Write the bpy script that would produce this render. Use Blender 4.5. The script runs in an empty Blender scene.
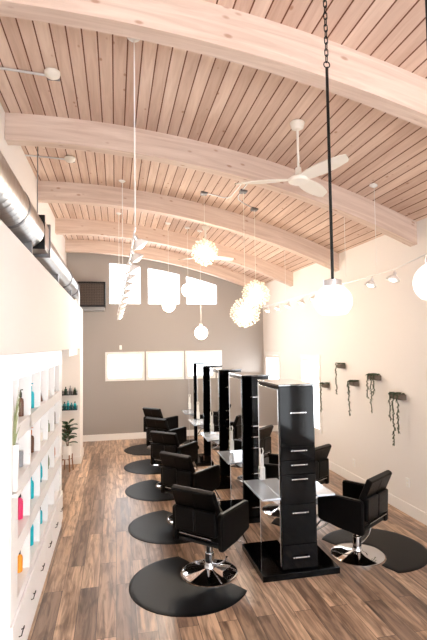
import bpy, bmesh, math, random
from mathutils import Vector, Matrix
random.seed(4)
PI = math.pi
C = bpy.context.scene.collection
def R(d): return math.radians(d)

# ------------------------------------------------------------------ materials
def mat(name, col=(.8, .8, .8), rough=.5, metal=0., spec=.5, coat=0., emit=None, es=0., bump=None):
    m = bpy.data.materials.new(name); m.use_nodes = True
    nt = m.node_tree; b = nt.nodes['Principled BSDF']
    b.inputs['Base Color'].default_value = (*col, 1); b.inputs['Roughness'].default_value = rough
    b.inputs['Metallic'].default_value = metal; b.inputs['Specular IOR Level'].default_value = spec
    b.inputs['Coat Weight'].default_value = coat
    if emit: b.inputs['Emission Color'].default_value = (*emit, 1); b.inputs['Emission Strength'].default_value = es
    if bump:
        n = nt.nodes.new('ShaderNodeTexNoise'); n.inputs['Scale'].default_value = bump[0]; n.inputs['Detail'].default_value = 4
        tc = nt.nodes.new('ShaderNodeTexCoord'); nt.links.new(tc.outputs['Object'], n.inputs['Vector'])
        bp = nt.nodes.new('ShaderNodeBump'); bp.inputs['Strength'].default_value = bump[1]; bp.inputs['Distance'].default_value = .01
        nt.links.new(n.outputs['Fac'], bp.inputs['Height']); nt.links.new(bp.outputs['Normal'], b.inputs['Normal'])
    return m
def N(nt, t, **kw):
    n = nt.nodes.new(t)
    for k, v in kw.items():
        if hasattr(n, k): setattr(n, k, v)
        else: n.inputs[k.replace('_', ' ')].default_value = v
    return n
def ramp(nt, stops, interp='LINEAR'):
    r = nt.nodes.new('ShaderNodeValToRGB'); r.color_ramp.interpolation = interp
    el = r.color_ramp.elements
    el[0].position, el[0].color = stops[0][0], (*stops[0][1], 1)
    el[1].position, el[1].color = stops[1][0], (*stops[1][1], 1)
    for p, c in stops[2:]:
        e = el.new(p); e.color = (*c, 1)
    return r
def mixc(nt, a, b, fac, mode='MIX'):
    m = nt.nodes.new('ShaderNodeMix'); m.data_type = 'RGBA'; m.blend_type = mode
    for s, v in ((6, a), (7, b), (0, fac)):
        if isinstance(v, (int, float)): m.inputs[s].default_value = v
        elif isinstance(v, tuple): m.inputs[s].default_value = (*v, 1)
        else: nt.links.new(v, m.inputs[s])
    return m.outputs[2]

def wood_floor():
    m = mat('floor_planks', rough=.38, spec=.5); nt = m.node_tree; b = nt.nodes['Principled BSDF']; L = nt.links.new
    tc = N(nt, 'ShaderNodeTexCoord'); sp = N(nt, 'ShaderNodeSeparateXYZ'); L(tc.outputs['Object'], sp.inputs[0])
    cb = N(nt, 'ShaderNodeCombineXYZ'); L(sp.outputs['Y'], cb.inputs['X']); L(sp.outputs['X'], cb.inputs['Y'])
    br = N(nt, 'ShaderNodeTexBrick', offset=.37, offset_frequency=2)
    for k, v in {'Scale': 1, 'Brick Width': 1.3, 'Row Height': .165, 'Mortar Size': .0022, 'Mortar Smooth': .1, 'Bias': 0}.items(): br.inputs[k].default_value = v
    br.inputs['Color1'].default_value = (0, 0, 0, 1); br.inputs['Color2'].default_value = (1, 1, 1, 1); br.inputs['Mortar'].default_value = (.4, .4, .4, 1)
    L(cb.outputs[0], br.inputs['Vector'])
    rp = ramp(nt, [(0, (.25, .17, .125)), (.3, (.36, .245, .175)), (.55, (.50, .345, .24)), (.8, (.68, .49, .35)), (1, (.44, .31, .225))])
    L(br.outputs['Color'], rp.inputs[0])
    # offset grain per plank
    ad = N(nt, 'ShaderNodeVectorMath', operation='MULTIPLY_ADD'); L(br.outputs['Color'], ad.inputs[0])
    ad.inputs[1].default_value = (7, 13, 3); mp = N(nt, 'ShaderNodeVectorMath', operation='MULTIPLY'); L(cb.outputs[0], mp.inputs[0]); mp.inputs[1].default_value = (1.5, 22, 1)
    L(mp.outputs[0], ad.inputs[2])
    n1 = N(nt, 'ShaderNodeTexNoise', Scale=1.0, Detail=7, Roughness=.62, Distortion=.6); L(ad.outputs[0], n1.inputs['Vector'])
    g1 = ramp(nt, [(.38, (.33, .27, .24)), (.60, (1.2, 1.17, 1.12))]); L(n1.outputs['Fac'], g1.inputs[0])
    mp2 = N(nt, 'ShaderNodeVectorMath', operation='MULTIPLY'); L(ad.outputs[0], mp2.inputs[0]); mp2.inputs[1].default_value = (1.6, .45, 1)
    n2 = N(nt, 'ShaderNodeTexNoise', Scale=1.0, Detail=3, Roughness=.5, Distortion=1.2); L(mp2.outputs[0], n2.inputs['Vector'])
    g2 = ramp(nt, [(.36, (.30, .23, .19)), (.50, (1, 1, 1))]); L(n2.outputs['Fac'], g2.inputs[0])
    c = mixc(nt, rp.outputs[0], g1.outputs[0], .8, 'MULTIPLY'); c = mixc(nt, c, g2.outputs[0], .6, 'MULTIPLY')
    c = mixc(nt, c, (.05, .035, .028), br.outputs['Fac'])
    L(c, b.inputs['Base Color'])
    rr = N(nt, 'ShaderNodeMapRange'); L(n1.outputs['Fac'], rr.inputs[0]); rr.inputs['To Min'].default_value = .24; rr.inputs['To Max'].default_value = .40
    L(rr.outputs[0], b.inputs['Roughness'])
    bp = N(nt, 'ShaderNodeBump', Strength=.12, Distance=.004); L(n1.outputs['Fac'], bp.inputs['Height']); L(bp.outputs[0], b.inputs['Normal'])
    return m
def ceil_wood():
    m = mat('ceiling_boards', rough=.6, spec=.25); nt = m.node_tree; b = nt.nodes['Principled BSDF']; L = nt.links.new
    uv = N(nt, 'ShaderNodeUVMap'); sp = N(nt, 'ShaderNodeSeparateXYZ'); L(uv.outputs[0], sp.inputs[0])
    dv = N(nt, 'ShaderNodeMath', operation='DIVIDE'); L(sp.outputs['X'], dv.inputs[0]); dv.inputs[1].default_value = .122
    fr = N(nt, 'ShaderNodeMath', operation='FRACT'); L(dv.outputs[0], fr.inputs[0])
    fl = N(nt, 'ShaderNodeMath', operation='FLOOR'); L(dv.outputs[0], fl.inputs[0])
    gr = N(nt, 'ShaderNodeMath', operation='LESS_THAN'); L(fr.outputs[0], gr.inputs[0]); gr.inputs[1].default_value = .095
    wn = N(nt, 'ShaderNodeTexWhiteNoise', noise_dimensions='1D'); L(fl.outputs[0], wn.inputs['W'])
    cb = N(nt, 'ShaderNodeCombineXYZ'); 
    yy = N(nt, 'ShaderNodeMath', operation='MULTIPLY_ADD'); L(wn.outputs['Value'], yy.inputs[0]); yy.inputs[1].default_value = 40; L(sp.outputs['Y'], yy.inputs[2])
    L(sp.outputs['X'], cb.inputs['X']); L(yy.outputs[0], cb.inputs['Y']); 
    mp = N(nt, 'ShaderNodeVectorMath', operation='MULTIPLY'); L(cb.outputs[0], mp.inputs[0]); mp.inputs[1].default_value = (16, 1.3, 1)
    n1 = N(nt, 'ShaderNodeTexNoise', Scale=1.0, Detail=6, Roughness=.6, Distortion=.8); L(mp.outputs[0], n1.inputs['Vector'])
    base = ramp(nt, [(0, (.61, .44, .355)), (.5, (.69, .52, .43)), (1, (.78, .62, .525))]); L(wn.outputs['Value'], base.inputs[0])
    g = ramp(nt, [(.3, (.84, .77, .73)), (.62, (1.04, 1.04, 1.03))]); L(n1.outputs['Fac'], g.inputs[0])
    mp2 = N(nt, 'ShaderNodeVectorMath', operation='MULTIPLY'); L(cb.outputs[0], mp2.inputs[0]); mp2.inputs[1].default_value = (7, 4, 1)
    vo = N(nt, 'ShaderNodeTexVoronoi', Scale=1.0); L(mp2.outputs[0], vo.inputs['Vector'])
    kn = ramp(nt, [(.05, (.6, .42, .33)), (.12, (1, 1, 1))]); L(vo.outputs['Distance'], kn.inputs[0])
    c = mixc(nt, base.outputs[0], g.outputs[0], .9, 'MULTIPLY'); c = mixc(nt, c, kn.outputs[0], .8, 'MULTIPLY')
    c = mixc(nt, c, (.16, .06, .03), gr.outputs[0]); L(c, b.inputs['Base Color'])
    bp = N(nt, 'ShaderNodeBump', Strength=.6, Distance=.012, invert=True); L(gr.outputs[0], bp.inputs['Height']); L(bp.outputs[0], b.inputs['Normal'])
    return m
def beam_wood():
    m = mat('whitewashed_glulam', rough=.6, spec=.25); nt = m.node_tree; b = nt.nodes['Principled BSDF']; L = nt.links.new
    uv = N(nt, 'ShaderNodeUVMap')
    mp = N(nt, 'ShaderNodeVectorMath', operation='MULTIPLY'); L(uv.outputs[0], mp.inputs[0]); mp.inputs[1].default_value = (1.1, 17, 1)
    n1 = N(nt, 'ShaderNodeTexNoise', Scale=1.0, Detail=6, Roughness=.6, Distortion=.7); L(mp.outputs[0], n1.inputs['Vector'])
    g = ramp(nt, [(.3, (.58, .43, .35)), (.7, (.76, .62, .53))]); L(n1.outputs['Fac'], g.inputs[0])
    mp2 = N(nt, 'ShaderNodeVectorMath', operation='MULTIPLY'); L(uv.outputs[0], mp2.inputs[0]); mp2.inputs[1].default_value = (3.2, 7, 1)
    vo = N(nt, 'ShaderNodeTexVoronoi', Scale=1.0); L(mp2.outputs[0], vo.inputs['Vector'])
    kn = ramp(nt, [(.06, (.62, .45, .37)), (.13, (1, 1, 1))]); L(vo.outputs['Distance'], kn.inputs[0])
    c = mixc(nt, g.outputs[0], kn.outputs[0], .8, 'MULTIPLY'); L(c, b.inputs['Base Color'])
    return m
M = {}
M['floor'] = wood_floor(); M['ceil'] = ceil_wood(); M['beam'] = beam_wood()
M['wall_white'] = mat('warm_white_paint', (.84, .795, .76), .7, spec=.3, bump=(60, .05))
M['wall_grey'] = mat('greige_paint', (.355, .32, .295), .55, spec=.3, bump=(60, .05))
M['trim'] = mat('white_trim_paint', (.85, .82, .79), .45)
M['cab'] = mat('white_cabinet_lacquer', (.93, .92, .91), .35)
M['white'] = mat('white_plastic', (.85, .84, .82), .4)
M['cream'] = mat('cream_enamel', (.84, .80, .72), .4)
M['leather'] = mat('black_leather', (.0025, .0023, .0025), .34, spec=.13, bump=(160, .12))
M['lacquer'] = mat('black_gloss_lacquer', (.0010, .0011, .0016), .06, spec=.15)
M['gloss_top'] = mat('black_polished_top', (.01, .009, .009), .03, spec=.8, coat=1.)
M['plastic'] = mat('black_plastic', (.005, .005, .0055), .45, spec=.3)
M['rubber'] = mat('black_rubber_mat', (.0035, .004, .005), .38, spec=.13, bump=(220, .15))
M['chrome'] = mat('chrome', (.62, .62, .64), .04, 1.)
M['steel'] = mat('brushed_steel', (.72, .72, .73), .28, 1.)
M['galv'] = mat('galvanised_duct', (.46, .455, .45), .33, 1.)
M['galv_dark'] = mat('dark_zinc', (.25, .25, .26), .4, 1.)
M['mirror'] = mat('silvered_mirror', (.93, .94, .94), .01, 1.)
M['shelf_sky_tint'] = mat('sky_tinted_aluminium', (.60, .68, .78), .12, .55)  # bluish base colour stands in for sky reflected in the shelf
M['iron'] = mat('black_iron', (.012, .012, .012), .4, .6)
M['wire'] = mat('brown_black_mesh', (.11, .075, .055), .5)
M['vent'] = mat('dark_bronze_grille', (.05, .035, .028), .5, .3)
M['globe'] = mat('lit_opal_glass', (.95, .93, .9), .25, emit=(1, .95, .9), es=.4)
M['star'] = mat('lit_starburst_crystal', (.95, .86, .72), .3, emit=(1, .80, .56), es=.10)
M['starcore'] = mat('lit_bulb_cluster', (1, .95, .9), .3, emit=(1, .90, .76), es=1.6)
M['bulb'] = mat('lit_track_bulb', (1, 1, 1), .3, emit=(1, .92, .82), es=2)
M['shade'] = mat('white_glass_shade', (.9, .88, .86), .2)
M['leaf'] = mat('dark_green_leaf', (.02, .075, .022), .35)
M['ivy'] = mat('dusky_ivy_leaf', (.035, .055, .022), .5)
M['grass'] = mat('pale_green_blade', (.33, .36, .17), .5)
M['woodst'] = mat('brown_stand_wood', (.26, .12, .055), .5)
M['log'] = mat('dark_weathered_wood', (.14, .105, .08), .7, bump=(40, .4))
M['pot'] = mat('white_ceramic', (.86, .85, .83), .3)
M['teal'] = mat('turquoise_plastic', (.0, .44, .54), .3)
M['olive'] = mat('olive_plastic', (.16, .20, .08), .35)
M['brown'] = mat('brown_plastic', (.12, .045, .02), .35)
M['rust'] = mat('rust_orange_plastic', (.55, .17, .04), .35)
M['orange'] = mat('orange_plastic', (.9, .36, .03), .35)
M['pink'] = mat('raspberry_plastic', (.75, .03, .14), .35)
M['grey'] = mat('grey_ceramic', (.28, .28, .29), .4)
M['darkteal'] = mat('dark_teal_plastic', (.01, .20, .24), .3)
M['darkgreen'] = mat('smoky_green_glass', (.04, .09, .06), .2)
def glass():
    m = bpy.data.materials.new('window_glass'); m.use_nodes = True; nt = m.node_tree; nt.nodes.clear()
    o = nt.nodes.new('ShaderNodeOutputMaterial'); t = nt.nodes.new('ShaderNodeBsdfTransparent'); g = nt.nodes.new('ShaderNodeBsdfGlossy')
    g.inputs['Roughness'].default_value = .02; x = nt.nodes.new('ShaderNodeMixShader'); x.inputs[0].default_value = .06
    nt.links.new(t.outputs[0], x.inputs[1]); nt.links.new(g.outputs[0], x.inputs[2]); nt.links.new(x.outputs[0], o.inputs[0]); return m
M['glass'] = glass()

# ------------------------------------------------------------------ mesh helpers
def box(bm, x0, x1, y0, y1, z0, z1, bev=0, mtx=None, seg=2):
    vs = [bm.verts.new((x, y, z)) for x in (x0, x1) for y in (y0, y1) for z in (z0, z1)]
    idx = [(0, 1, 3, 2), (4, 6, 7, 5), (0, 4, 5, 1), (2, 3, 7, 6), (0, 2, 6, 4), (1, 5, 7, 3)]
    fs = [bm.faces.new([vs[i] for i in f]) for f in idx]
    out = set(vs)
    if bev:
        es = {e for f in fs for e in f.edges}
        r = bmesh.ops.bevel(bm, geom=list(es), offset=bev, segments=seg, affect='EDGES', profile=.5)
        out = {v for v in out if v.is_valid} | set(r['verts'])
        # gather connected
        for f in r['faces']: out |= set(f.verts)
    if mtx is not None: bmesh.ops.transform(bm, matrix=mtx, verts=list(out))
    return out
def prism(bm, pts, z0, z1, axis='Z'):
    def P(a, b, c): return {'Z': (a, b, c), 'Y': (a, c, b), 'X': (c, a, b)}[axis]
    lo = [bm.verts.new(P(a, b, z0)) for a, b in pts]; hi = [bm.verts.new(P(a, b, z1)) for a, b in pts]
    n = len(pts); bm.faces.new(lo[::-1]); bm.faces.new(hi)
    for i in range(n): bm.faces.new((lo[i], lo[(i + 1) % n], hi[(i + 1) % n], hi[i]))
    return lo + hi
def lathe(bm, prof, seg=24, c=(0, 0, 0), mtx=None):
    rings = []; vs = []
    for r, z in prof:
        if r < 1e-6: v = bm.verts.new((c[0], c[1], c[2] + z)); rings.append([v]); vs.append(v)
        else:
            rg = [bm.verts.new((c[0] + r * math.cos(2 * PI * k / seg), c[1] + r * math.sin(2 * PI * k / seg), c[2] + z)) for k in range(seg)]
            rings.append(rg); vs += rg
    for a, b in zip(rings, rings[1:]):
        for k in range(seg):
            k2 = (k + 1) % seg
            if len(a) == 1 and len(b) == 1: break
            if len(a) == 1: bm.faces.new((a[0], b[k2], b[k]))
            elif len(b) == 1: bm.faces.new((a[k], a[k2], b[0]))
            else: bm.faces.new((a[k], a[k2], b[k2], b[k]))
    if len(rings[0]) > 1: bm.faces.new(rings[0][::-1])
    if len(rings[-1]) > 1: bm.faces.new(rings[-1])
    if mtx is not None: bmesh.ops.transform(bm, matrix=mtx, verts=vs)
    return vs
def tube(bm, pts, r, seg=8, closed=False):
    pts = [Vector(p) for p in pts]; rings = []; n = len(pts)
    rs = r if isinstance(r, (list, tuple)) else [r] * n
    up = None
    for i, p in enumerate(pts):
        if closed: d = pts[(i + 1) % n] - pts[i - 1]
        else: d = pts[min(i + 1, n - 1)] - pts[max(i - 1, 0)]
        d.normalize()
        if up is None: up = d.orthogonal().normalized()
        up = (up - d * up.dot(d)).normalized(); w = d.cross(up)
        rings.append([bm.verts.new(p + rs[i] * (math.cos(2 * PI * k / seg) * up + math.sin(2 * PI * k / seg) * w)) for k in range(seg)])
    pr = list(zip(rings, rings[1:])) + ([(rings[-1], rings[0])] if closed else [])
    for a, b in pr:
        for k in range(seg): bm.faces.new((a[k], a[(k + 1) % seg], b[(k + 1) % seg], b[k]))
    if not closed: bm.faces.new(rings[0][::-1]); bm.faces.new(rings[-1])
def obj(name, bm, m, parent=None, smooth=True, loc=None, rz=0):
    bmesh.ops.recalc_face_normals(bm, faces=bm.faces)
    me = bpy.data.meshes.new(name); bm.to_mesh(me); bm.free()
    me.materials.append(M[m] if isinstance(m, str) else m)
    if smooth:
        for p in me.polygons: p.use_smooth = True
        me.set_sharp_from_angle(angle=R(50))
    o = bpy.data.objects.new(name, me); C.objects.link(o)
    if smooth:
        wn = o.modifiers.new('weighted_normal', 'WEIGHTED_NORMAL'); wn.keep_sharp = True; wn.weight = 80
    if parent: o.parent = parent
    if loc: o.location = loc
    if rz: o.rotation_euler = (0, 0, rz)
    return o
def tag(o, label, cat, group=None, kind=None):
    o['label'] = label; o['category'] = cat
    if group: o['group'] = group
    if kind: o['kind'] = kind
    return o
def thing(name, label, cat, loc=(0, 0, 0), rz=0, group=None):
    o = bpy.data.objects.new(name, None); o.empty_display_size = .1; C.objects.link(o)
    o.location = loc; o.rotation_euler = (0, 0, rz); return tag(o, label, cat, group)
def struct(name, bm, m, label=None, smooth=False, parent=None):
    o = obj(name, bm, m, parent, smooth)
    if parent is None:
        o['kind'] = 'structure'; o['label'] = label; o['category'] = name.split('_')[0]
    return o
def dup(o, parent=None):
    c = o.copy(); C.objects.link(c); c.parent = parent
    for ch in [x for x in list(o.children)]: dup(ch, c)
    return c
BM = bmesh.new

# ------------------------------------------------------------------ dimensions
XL, XR, YB, YF, XC = -1.162, 3.80, 11.76, -3.6, -.687
def low(x): return 4.54 - .0453 * (x + .9) ** 2
def cz(x): return low(x) + .295

# ------------------------------------------------------------------ setting
bm = BM(); box(bm, XL - .3, XR + .3, YF - .2, YB + .2, -.12, 0); struct('floor', bm, 'floor', 'brown wood plank floor running the length of the salon')
# ceiling: curved boarded deck
bm = BM(); xs = [XL - .2 + (XR + .4 - XL) * i / 60 for i in range(61)]
uvl = bm.loops.layers.uv.new('UVMap'); s = 0; S = [0]
for a, b in zip(xs, xs[1:]): s += math.hypot(b - a, cz(b) - cz(a)); S.append(s)
lo = [[bm.verts.new((x, y, cz(x))) for y in (YF - .2, YB + .2)] for x in xs]; hi = [[bm.verts.new((x, y, cz(x) + .15)) for y in (YF - .2, YB + .2)] for x in xs]
for i in range(60):
    f = bm.faces.new((lo[i][0], lo[i][1], lo[i + 1][1], lo[i + 1][0]))
    for l, u in zip(f.loops, ((S[i], YF), (S[i], YB), (S[i + 1], YB), (S[i + 1], YF))): l[uvl].uv = u
    bm.faces.new((hi[i][0], hi[i + 1][0], hi[i + 1][1], hi[i][1]))
    for k in (0, 1): bm.faces.new((lo[i][k], lo[i + 1][k], hi[i + 1][k], hi[i][k]))
for i in (0, 60): bm.faces.new((lo[i][0], lo[i][1], hi[i][1], hi[i][0]))
struct('ceiling', bm, 'ceil', 'arched ceiling of whitewashed pine boards with dark grooves', True)
# glulam arch beams
def beam(n, yb, label, x0=XL, x1=XR, dlow=0):
    bm = BM(); uvl = bm.loops.layers.uv.new('UVMap'); th = .15; K = 40
    X = [x0 + (x1 - x0) * i / K for i in range(K + 1)]; S = [0]
    for a, b in zip(X, X[1:]): S.append(S[-1] + math.hypot(b - a, low(b) - low(a)))
    def v(x, y, t): return bm.verts.new((x, y, low(x) + .31 * t - dlow * (1 - t)))
    g = [[v(x, yb - th, 0), v(x, yb - th, 1), v(x, yb, 1), v(x, yb, 0)] for x in X]
    tv = [0, .31, .46, .77, .92]
    for i in range(K):
        for k in range(4):
            f = bm.faces.new((g[i][k], g[i][(k + 1) % 4], g[i + 1][(k + 1) % 4], g[i + 1][k]))
            for l, u in zip(f.loops, ((S[i], tv[k] + yb), (S[i], tv[k + 1] + yb), (S[i + 1], tv[k + 1] + yb), (S[i + 1], tv[k] + yb))): l[uvl].uv = u
    bm.faces.new(g[0]); bm.faces.new(g[-1][::-1])
    struct('trim_%d' % n, bm, 'beam', label, True)
names = ['nearest arched glulam beam crossing the top of the view', 'second arched glulam beam, next behind the ceiling fan rod', 'third arched glulam beam, middle of the five',
         'fourth arched glulam beam, next to last before the grey wall', 'last arched glulam beam, just before the grey back wall']
for i, yb in enumerate([3.28, 5.43, 7.57, 9.72, 11.62]): beam(i + 1, yb, names[i])

def wall_x(bm, xa, xb, ya, yb, step, ztop, holes, z0=0):
    """wall in the XZ plane between ya..yb with holes (x0,x1,zlo,zhi fn)"""
    br = {xa, xb}; x = xa
    while x < xb: br.add(round(x, 4)); x += step
    for h in holes: br |= {h[0], h[1]}
    br = sorted(br)
    for a, b in zip(br, br[1:]):
        if b - a < 1e-5: continue
        segs = [(z0, z0)]; cur = [(lambda x: z0)]; mid = (a + b) / 2
        hs = sorted([h for h in holes if h[0] <= mid <= h[1]], key=lambda h: h[2])
        lof = lambda x: z0
        for h in hs + [None]:
            hif = (lambda x, h=h: h[2]) if h else ztop
            q = [(a, lof(a)), (b, lof(b)), (b, hif(b)), (a, hif(a))]
            prism(bm, q, ya, yb, 'Y')
            if h: lof = (lambda x, h=h: h[3](x))
top1 = lambda x: low(x) - .17
UP = [(-.15, .62), (.80, 1.61), (1.77, 2.57)]
LW = [(-.25, .70), (.74, 1.69), (1.72, 2.67)]
holes = [(a + .045, b - .045, 1.47, (lambda x: 2.09)) for a, b in LW] + [(a, b, 3.32, top1) for a, b in UP]
bm = BM(); wall_x(bm, XL - .2, XR + .2, YB, YB + .16, .12, cz, holes)
struct('wall_back', bm, 'wall_grey', 'grey-taupe far wall with high arched windows and a row of low ones')
WB = [(8.34, 9.18, .64, 2.0), (10.56, 11.52, .64, 2.02)]
big = [(-2.6, -.9, .3, 2.9), (-.5, 1.3, .3, 2.9)]  # unseen side-wall openings, added to let daylight into the room
bm = BM()
def wall_y(bm, xa, xb, ya, yb, zt, holes, z0=0):
    br = sorted({ya, yb} | {h[0] for h in holes} | {h[1] for h in holes})
    for a, b in zip(br, br[1:]):
        mid = (a + b) / 2; z = z0
        for h in sorted([h for h in holes if h[0] < mid < h[1]], key=lambda h: h[2]):
            box(bm, xa, xb, a, b, z, h[2]); z = h[3]
        box(bm, xa, xb, a, b, z, zt)
wall_y(bm, XR, XR + .16, YF, YB + .16, cz(XR), WB + big)
struct('wall_right', bm, 'wall_white', 'long warm white side wall hung with small trailing plants')
bm = BM(); box(bm, XL - .16, XL, YF, YB + .16, 0, cz(XL)); struct('wall_left', bm, 'wall_white', 'white side wall behind the ductwork')
bm = BM(); wall_x(bm, XL - .16, XR + .16, YF - .16, YF, .15, cz, [(-.9, .7, .1, lambda x: 3.6), (.9, 2.1, .1, lambda x: 3.6), (2.3, 3.6, .1, lambda x: 3.2)])  # window openings behind the viewer are added as a daylight source
struct('wall_front', bm, 'wall_white', 'white wall behind the viewer, its glazing added for daylight')
# dropped bulkhead over the retail wall, pier at its far end
bm = BM(); box(bm, XL, XC, YF, 10.4, 2.25, 3.08); struct('wall_bulkhead', bm, 'wall_white', 'white dropped bulkhead that carries the round duct')
bm = BM(); box(bm, XL, XC, 9.6, 10.4, 0, 2.25); struct('wall_pier', bm, 'wall_white', 'white wall end behind the potted plant')
bm = BM(); box(bm, XL, XC - .05, 7.9, 9.6, 2.13, 2.25); struct('trim_6', bm, 'trim', 'white header step under the bulkhead beside the plant')
# baseboards
def bb(name, x0, x1, y0, y1, label):
    bm = BM(); box(bm, x0, x1, y0, y1, 0, .15, .005); struct(name, bm, 'trim', label)
bb('baseboard_back', XL, XR - .018, YB - .018, YB, 'white baseboard along the grey far wall')
bb('baseboard_right', XR - .018, XR, YF, YB, 'white baseboard along the side wall with the hanging plants')
bb('baseboard_pier', XL, XC + .018, 9.582, 9.6, 'white baseboard on the wall end behind the plant')
bb('baseboard_bulkhead', XC, XC + .018, 9.6, 10.4, 'white baseboard round the side of the wall end')
# windows
def frame_bm(a0, a1, z0, z1, w, d0, d1, axis):
    bm = BM()
    for r in ((a0, a1, z0, z0 + w), (a0, a1, z1 - w, z1), (a0, a0 + w, z0 + w, z1 - w), (a1 - w, a1, z0 + w, z1 - w)):
        if axis == 'Y': box(bm, r[0], r[1], d0, d1, r[2], r[3], .003)
        else: box(bm, d0, d1, r[0], r[1], r[2], r[3], .003)
    return bm
pos = ['left', 'middle', 'right']
for i, (a, b) in enumerate(LW):
    w = struct('window_%d' % (i + 1), frame_bm(a, b, 1.425, 2.135, .075, YB - .03, YB + .05, 'Y'), 'trim', '%s one of the low white-framed windows in the grey wall' % pos[i])
    bm = BM(); box(bm, a + .06, b - .06, YB + .02, YB + .028, 1.48, 2.08); obj('pane', bm, 'glass', w, False)
for i, (a, b) in enumerate(UP):
    bm = BM(); K = 8; t = .012
    for k in range(K):
        x0 = a + (b - a) * k / K; x1 = a + (b - a) * (k + 1) / K
        prism(bm, [(x0, top1(x0) - t), (x1, top1(x1) - t), (x1, top1(x1)), (x0, top1(x0))], YB + .05, YB + .1, 'Y')
    box(bm, a, b, YB + .05, YB + .1, 3.32, 3.32 + t); box(bm, a, a + t, YB + .05, YB + .1, 3.32, top1(a)); box(bm, b - t, b, YB + .05, YB + .1, 3.32, top1(b))
    w = struct('window_%d' % (i + 4), bm, 'trim', '%s one of the high arch-topped windows' % pos[i])
    bm = BM(); prism(bm, [(a, 3.32), (b, 3.32)] + [(b - (b - a) * k / K, top1(b - (b - a) * k / K)) for k in range(K + 1)], YB + .07, YB + .078, 'Y'); obj('pane', bm, 'glass', w, False)
for i, (a, b, z0, z1) in enumerate(WB):
    w = struct('window_%d' % (7 + i), frame_bm(a - .06, b + .06, z0 - .06, z1 + .06, .075, XR - .02, XR + .06, 'X'), 'trim', ['nearer', 'farther'][i] + ' tall narrow window in the white side wall')
    bm = BM(); box(bm, XR + .03, XR + .038, a, b, z0, z1); obj('pane', bm, 'glass', w, False)
    bm = BM(); box(bm, XR - .012, XR + .028, a + .02, b - .02, z1 - .09, z1 - .02, .006); obj('blind', bm, 'cream', w)
for i, (a, b, z0, z1) in enumerate(big):
    w = struct('window_%d' % (9 + i), frame_bm(a, b, z0, z1, .07, XR - .01, XR + .06, 'X'), 'trim', ['rear', 'front'][i] + ' wide unseen window added in the side wall for daylight')
    bm = BM(); box(bm, XR + .03, XR + .038, a, b, z0, z1); obj('pane', bm, 'glass', w, False)
for i, (a, b, zt) in enumerate(((-.9, .7, 3.6), (.9, 2.1, 3.6), (2.3, 3.6, 3.2))):
    w = struct('window_%d' % (11 + i), frame_bm(a, b, .1, zt, .07, YF - .06, YF + .01, 'Y'), 'trim', ['left', 'middle', 'right'][i] + ' unseen window added behind the viewer for daylight')
    bm = BM(); box(bm, a, b, YF - .05, YF - .042, .1, zt); obj('pane', bm, 'glass', w, False)

# ------------------------------------------------------------------ styling chair
def make_chair():
    t = thing('styling_chair', '', 'chair')
    # base
    bm = BM(); lathe(bm, [(.272, 0), (.28, .004), (.28, .012), (.268, .018), (.20, .032), (.12, .046), (.055, .058), (.05, .075), (.046, .08), (0, .08)], 48); b = obj('base', bm, 'chrome', t)
    bm = BM(); lathe(bm, [(.046, .078), (.046, .20), (.042, .206), (.034, .21), (.034, .352), (0, .352)], 24); obj('hydraulic_column', bm, 'chrome', t)
    bm = BM(); tube(bm, [(.0, -.045, .10), (-.02, -.12, .12), (-.04, -.2, .17), (-.045, -.235, .23)], .009); obj('pump_lever', bm, 'chrome', t)
    bm = BM(); box(bm, -.20, .27, -.235, .235, .352, .385, .008); box(bm, -.06, .06, -.06, .06, .34, .36); obj('seat_frame', bm, 'plastic', t)
    bm = BM(); box(bm, -.19, .31, -.243, .243, .386, .50, .03, seg=3); obj('seat', bm, 'leather', t)
    for s in (-1, 1):
        bm = BM(); y0, y1 = (.245, .30) if s > 0 else (-.30, -.245)
        pts = [(-.225, .345), (-.19, .335), (.05, .36), (.285, .395), (.30, .41), (.30, .672), (.288, .684), (-.20, .684), (-.225, .665)]
        prism(bm, pts, y0, y1, 'Y')
        bmesh.ops.bevel(bm, geom=list(bm.edges), offset=.01, segments=3, affect='EDGES')
        a = obj('armrest', bm, 'leather', t)
        bm = BM(); box(bm, -.19, .27, y0 + .012, y1 - .012, .6835, .6865, .001); obj('top_cap', bm, 'plastic', a)
    # lower back in two padded halves
    mt = Matrix.Translation((-.215, 0, .415)) @ Matrix.Rotation(R(-3), 4, 'Y')
    bm = BM()
    for y0, y1 in ((-.241, -.003), (.003, .241)): box(bm, -.035, .035, y0, y1, .05, .29, .018, mt, 3)
    box(bm, -.025, .025, -.2, .2, .06, .28, 0, mt)
    bk = obj('backrest', bm, 'leather', t)
    bm = BM(); box(bm, -.256, -.226, -.19, .19, .440, .449, .003); obj('back_bar', bm, 'chrome', bk)
    mt = Matrix.Translation((-.185, 0, .672)) @ Matrix.Rotation(R(-24), 4, 'Y')
    bm = BM(); box(bm, -.034, .034, -.25, .25, .0, .245, .018, mt, 3)
    hp = obj('head_pad', bm, 'leather', t)
    bm = BM(); box(bm, -.0365, -.033, -.0025, .0025, .02, .22, 0, mt); box(bm, -.02, .018, -.24, .24, .2435, .2465, .001, mt); obj('seam', bm, 'plastic', hp)
    bm = BM(); pts = []
    P = [(.20, -.17, .365), (.34, -.17, .33), (.44, -.17, .20), (.47, -.165, .165), (.485, -.14, .15), (.485, .14, .15), (.47, .165, .165), (.44, .17, .20), (.34, .17, .33), (.20, .17, .365)]
    tube(bm, P, .011, 10); obj('footrest', bm, 'chrome', t)
    return t
lab_c = ['black styling chair nearest the viewer on the cabinet side, back turned to us', 'black styling chair directly behind the nearest one on the cabinet side',
         'middle black styling chair of the row on the cabinet side', 'black styling chair fourth back in the cabinet-side row', 'black styling chair farthest back in the cabinet-side row, before the grey wall']
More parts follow.
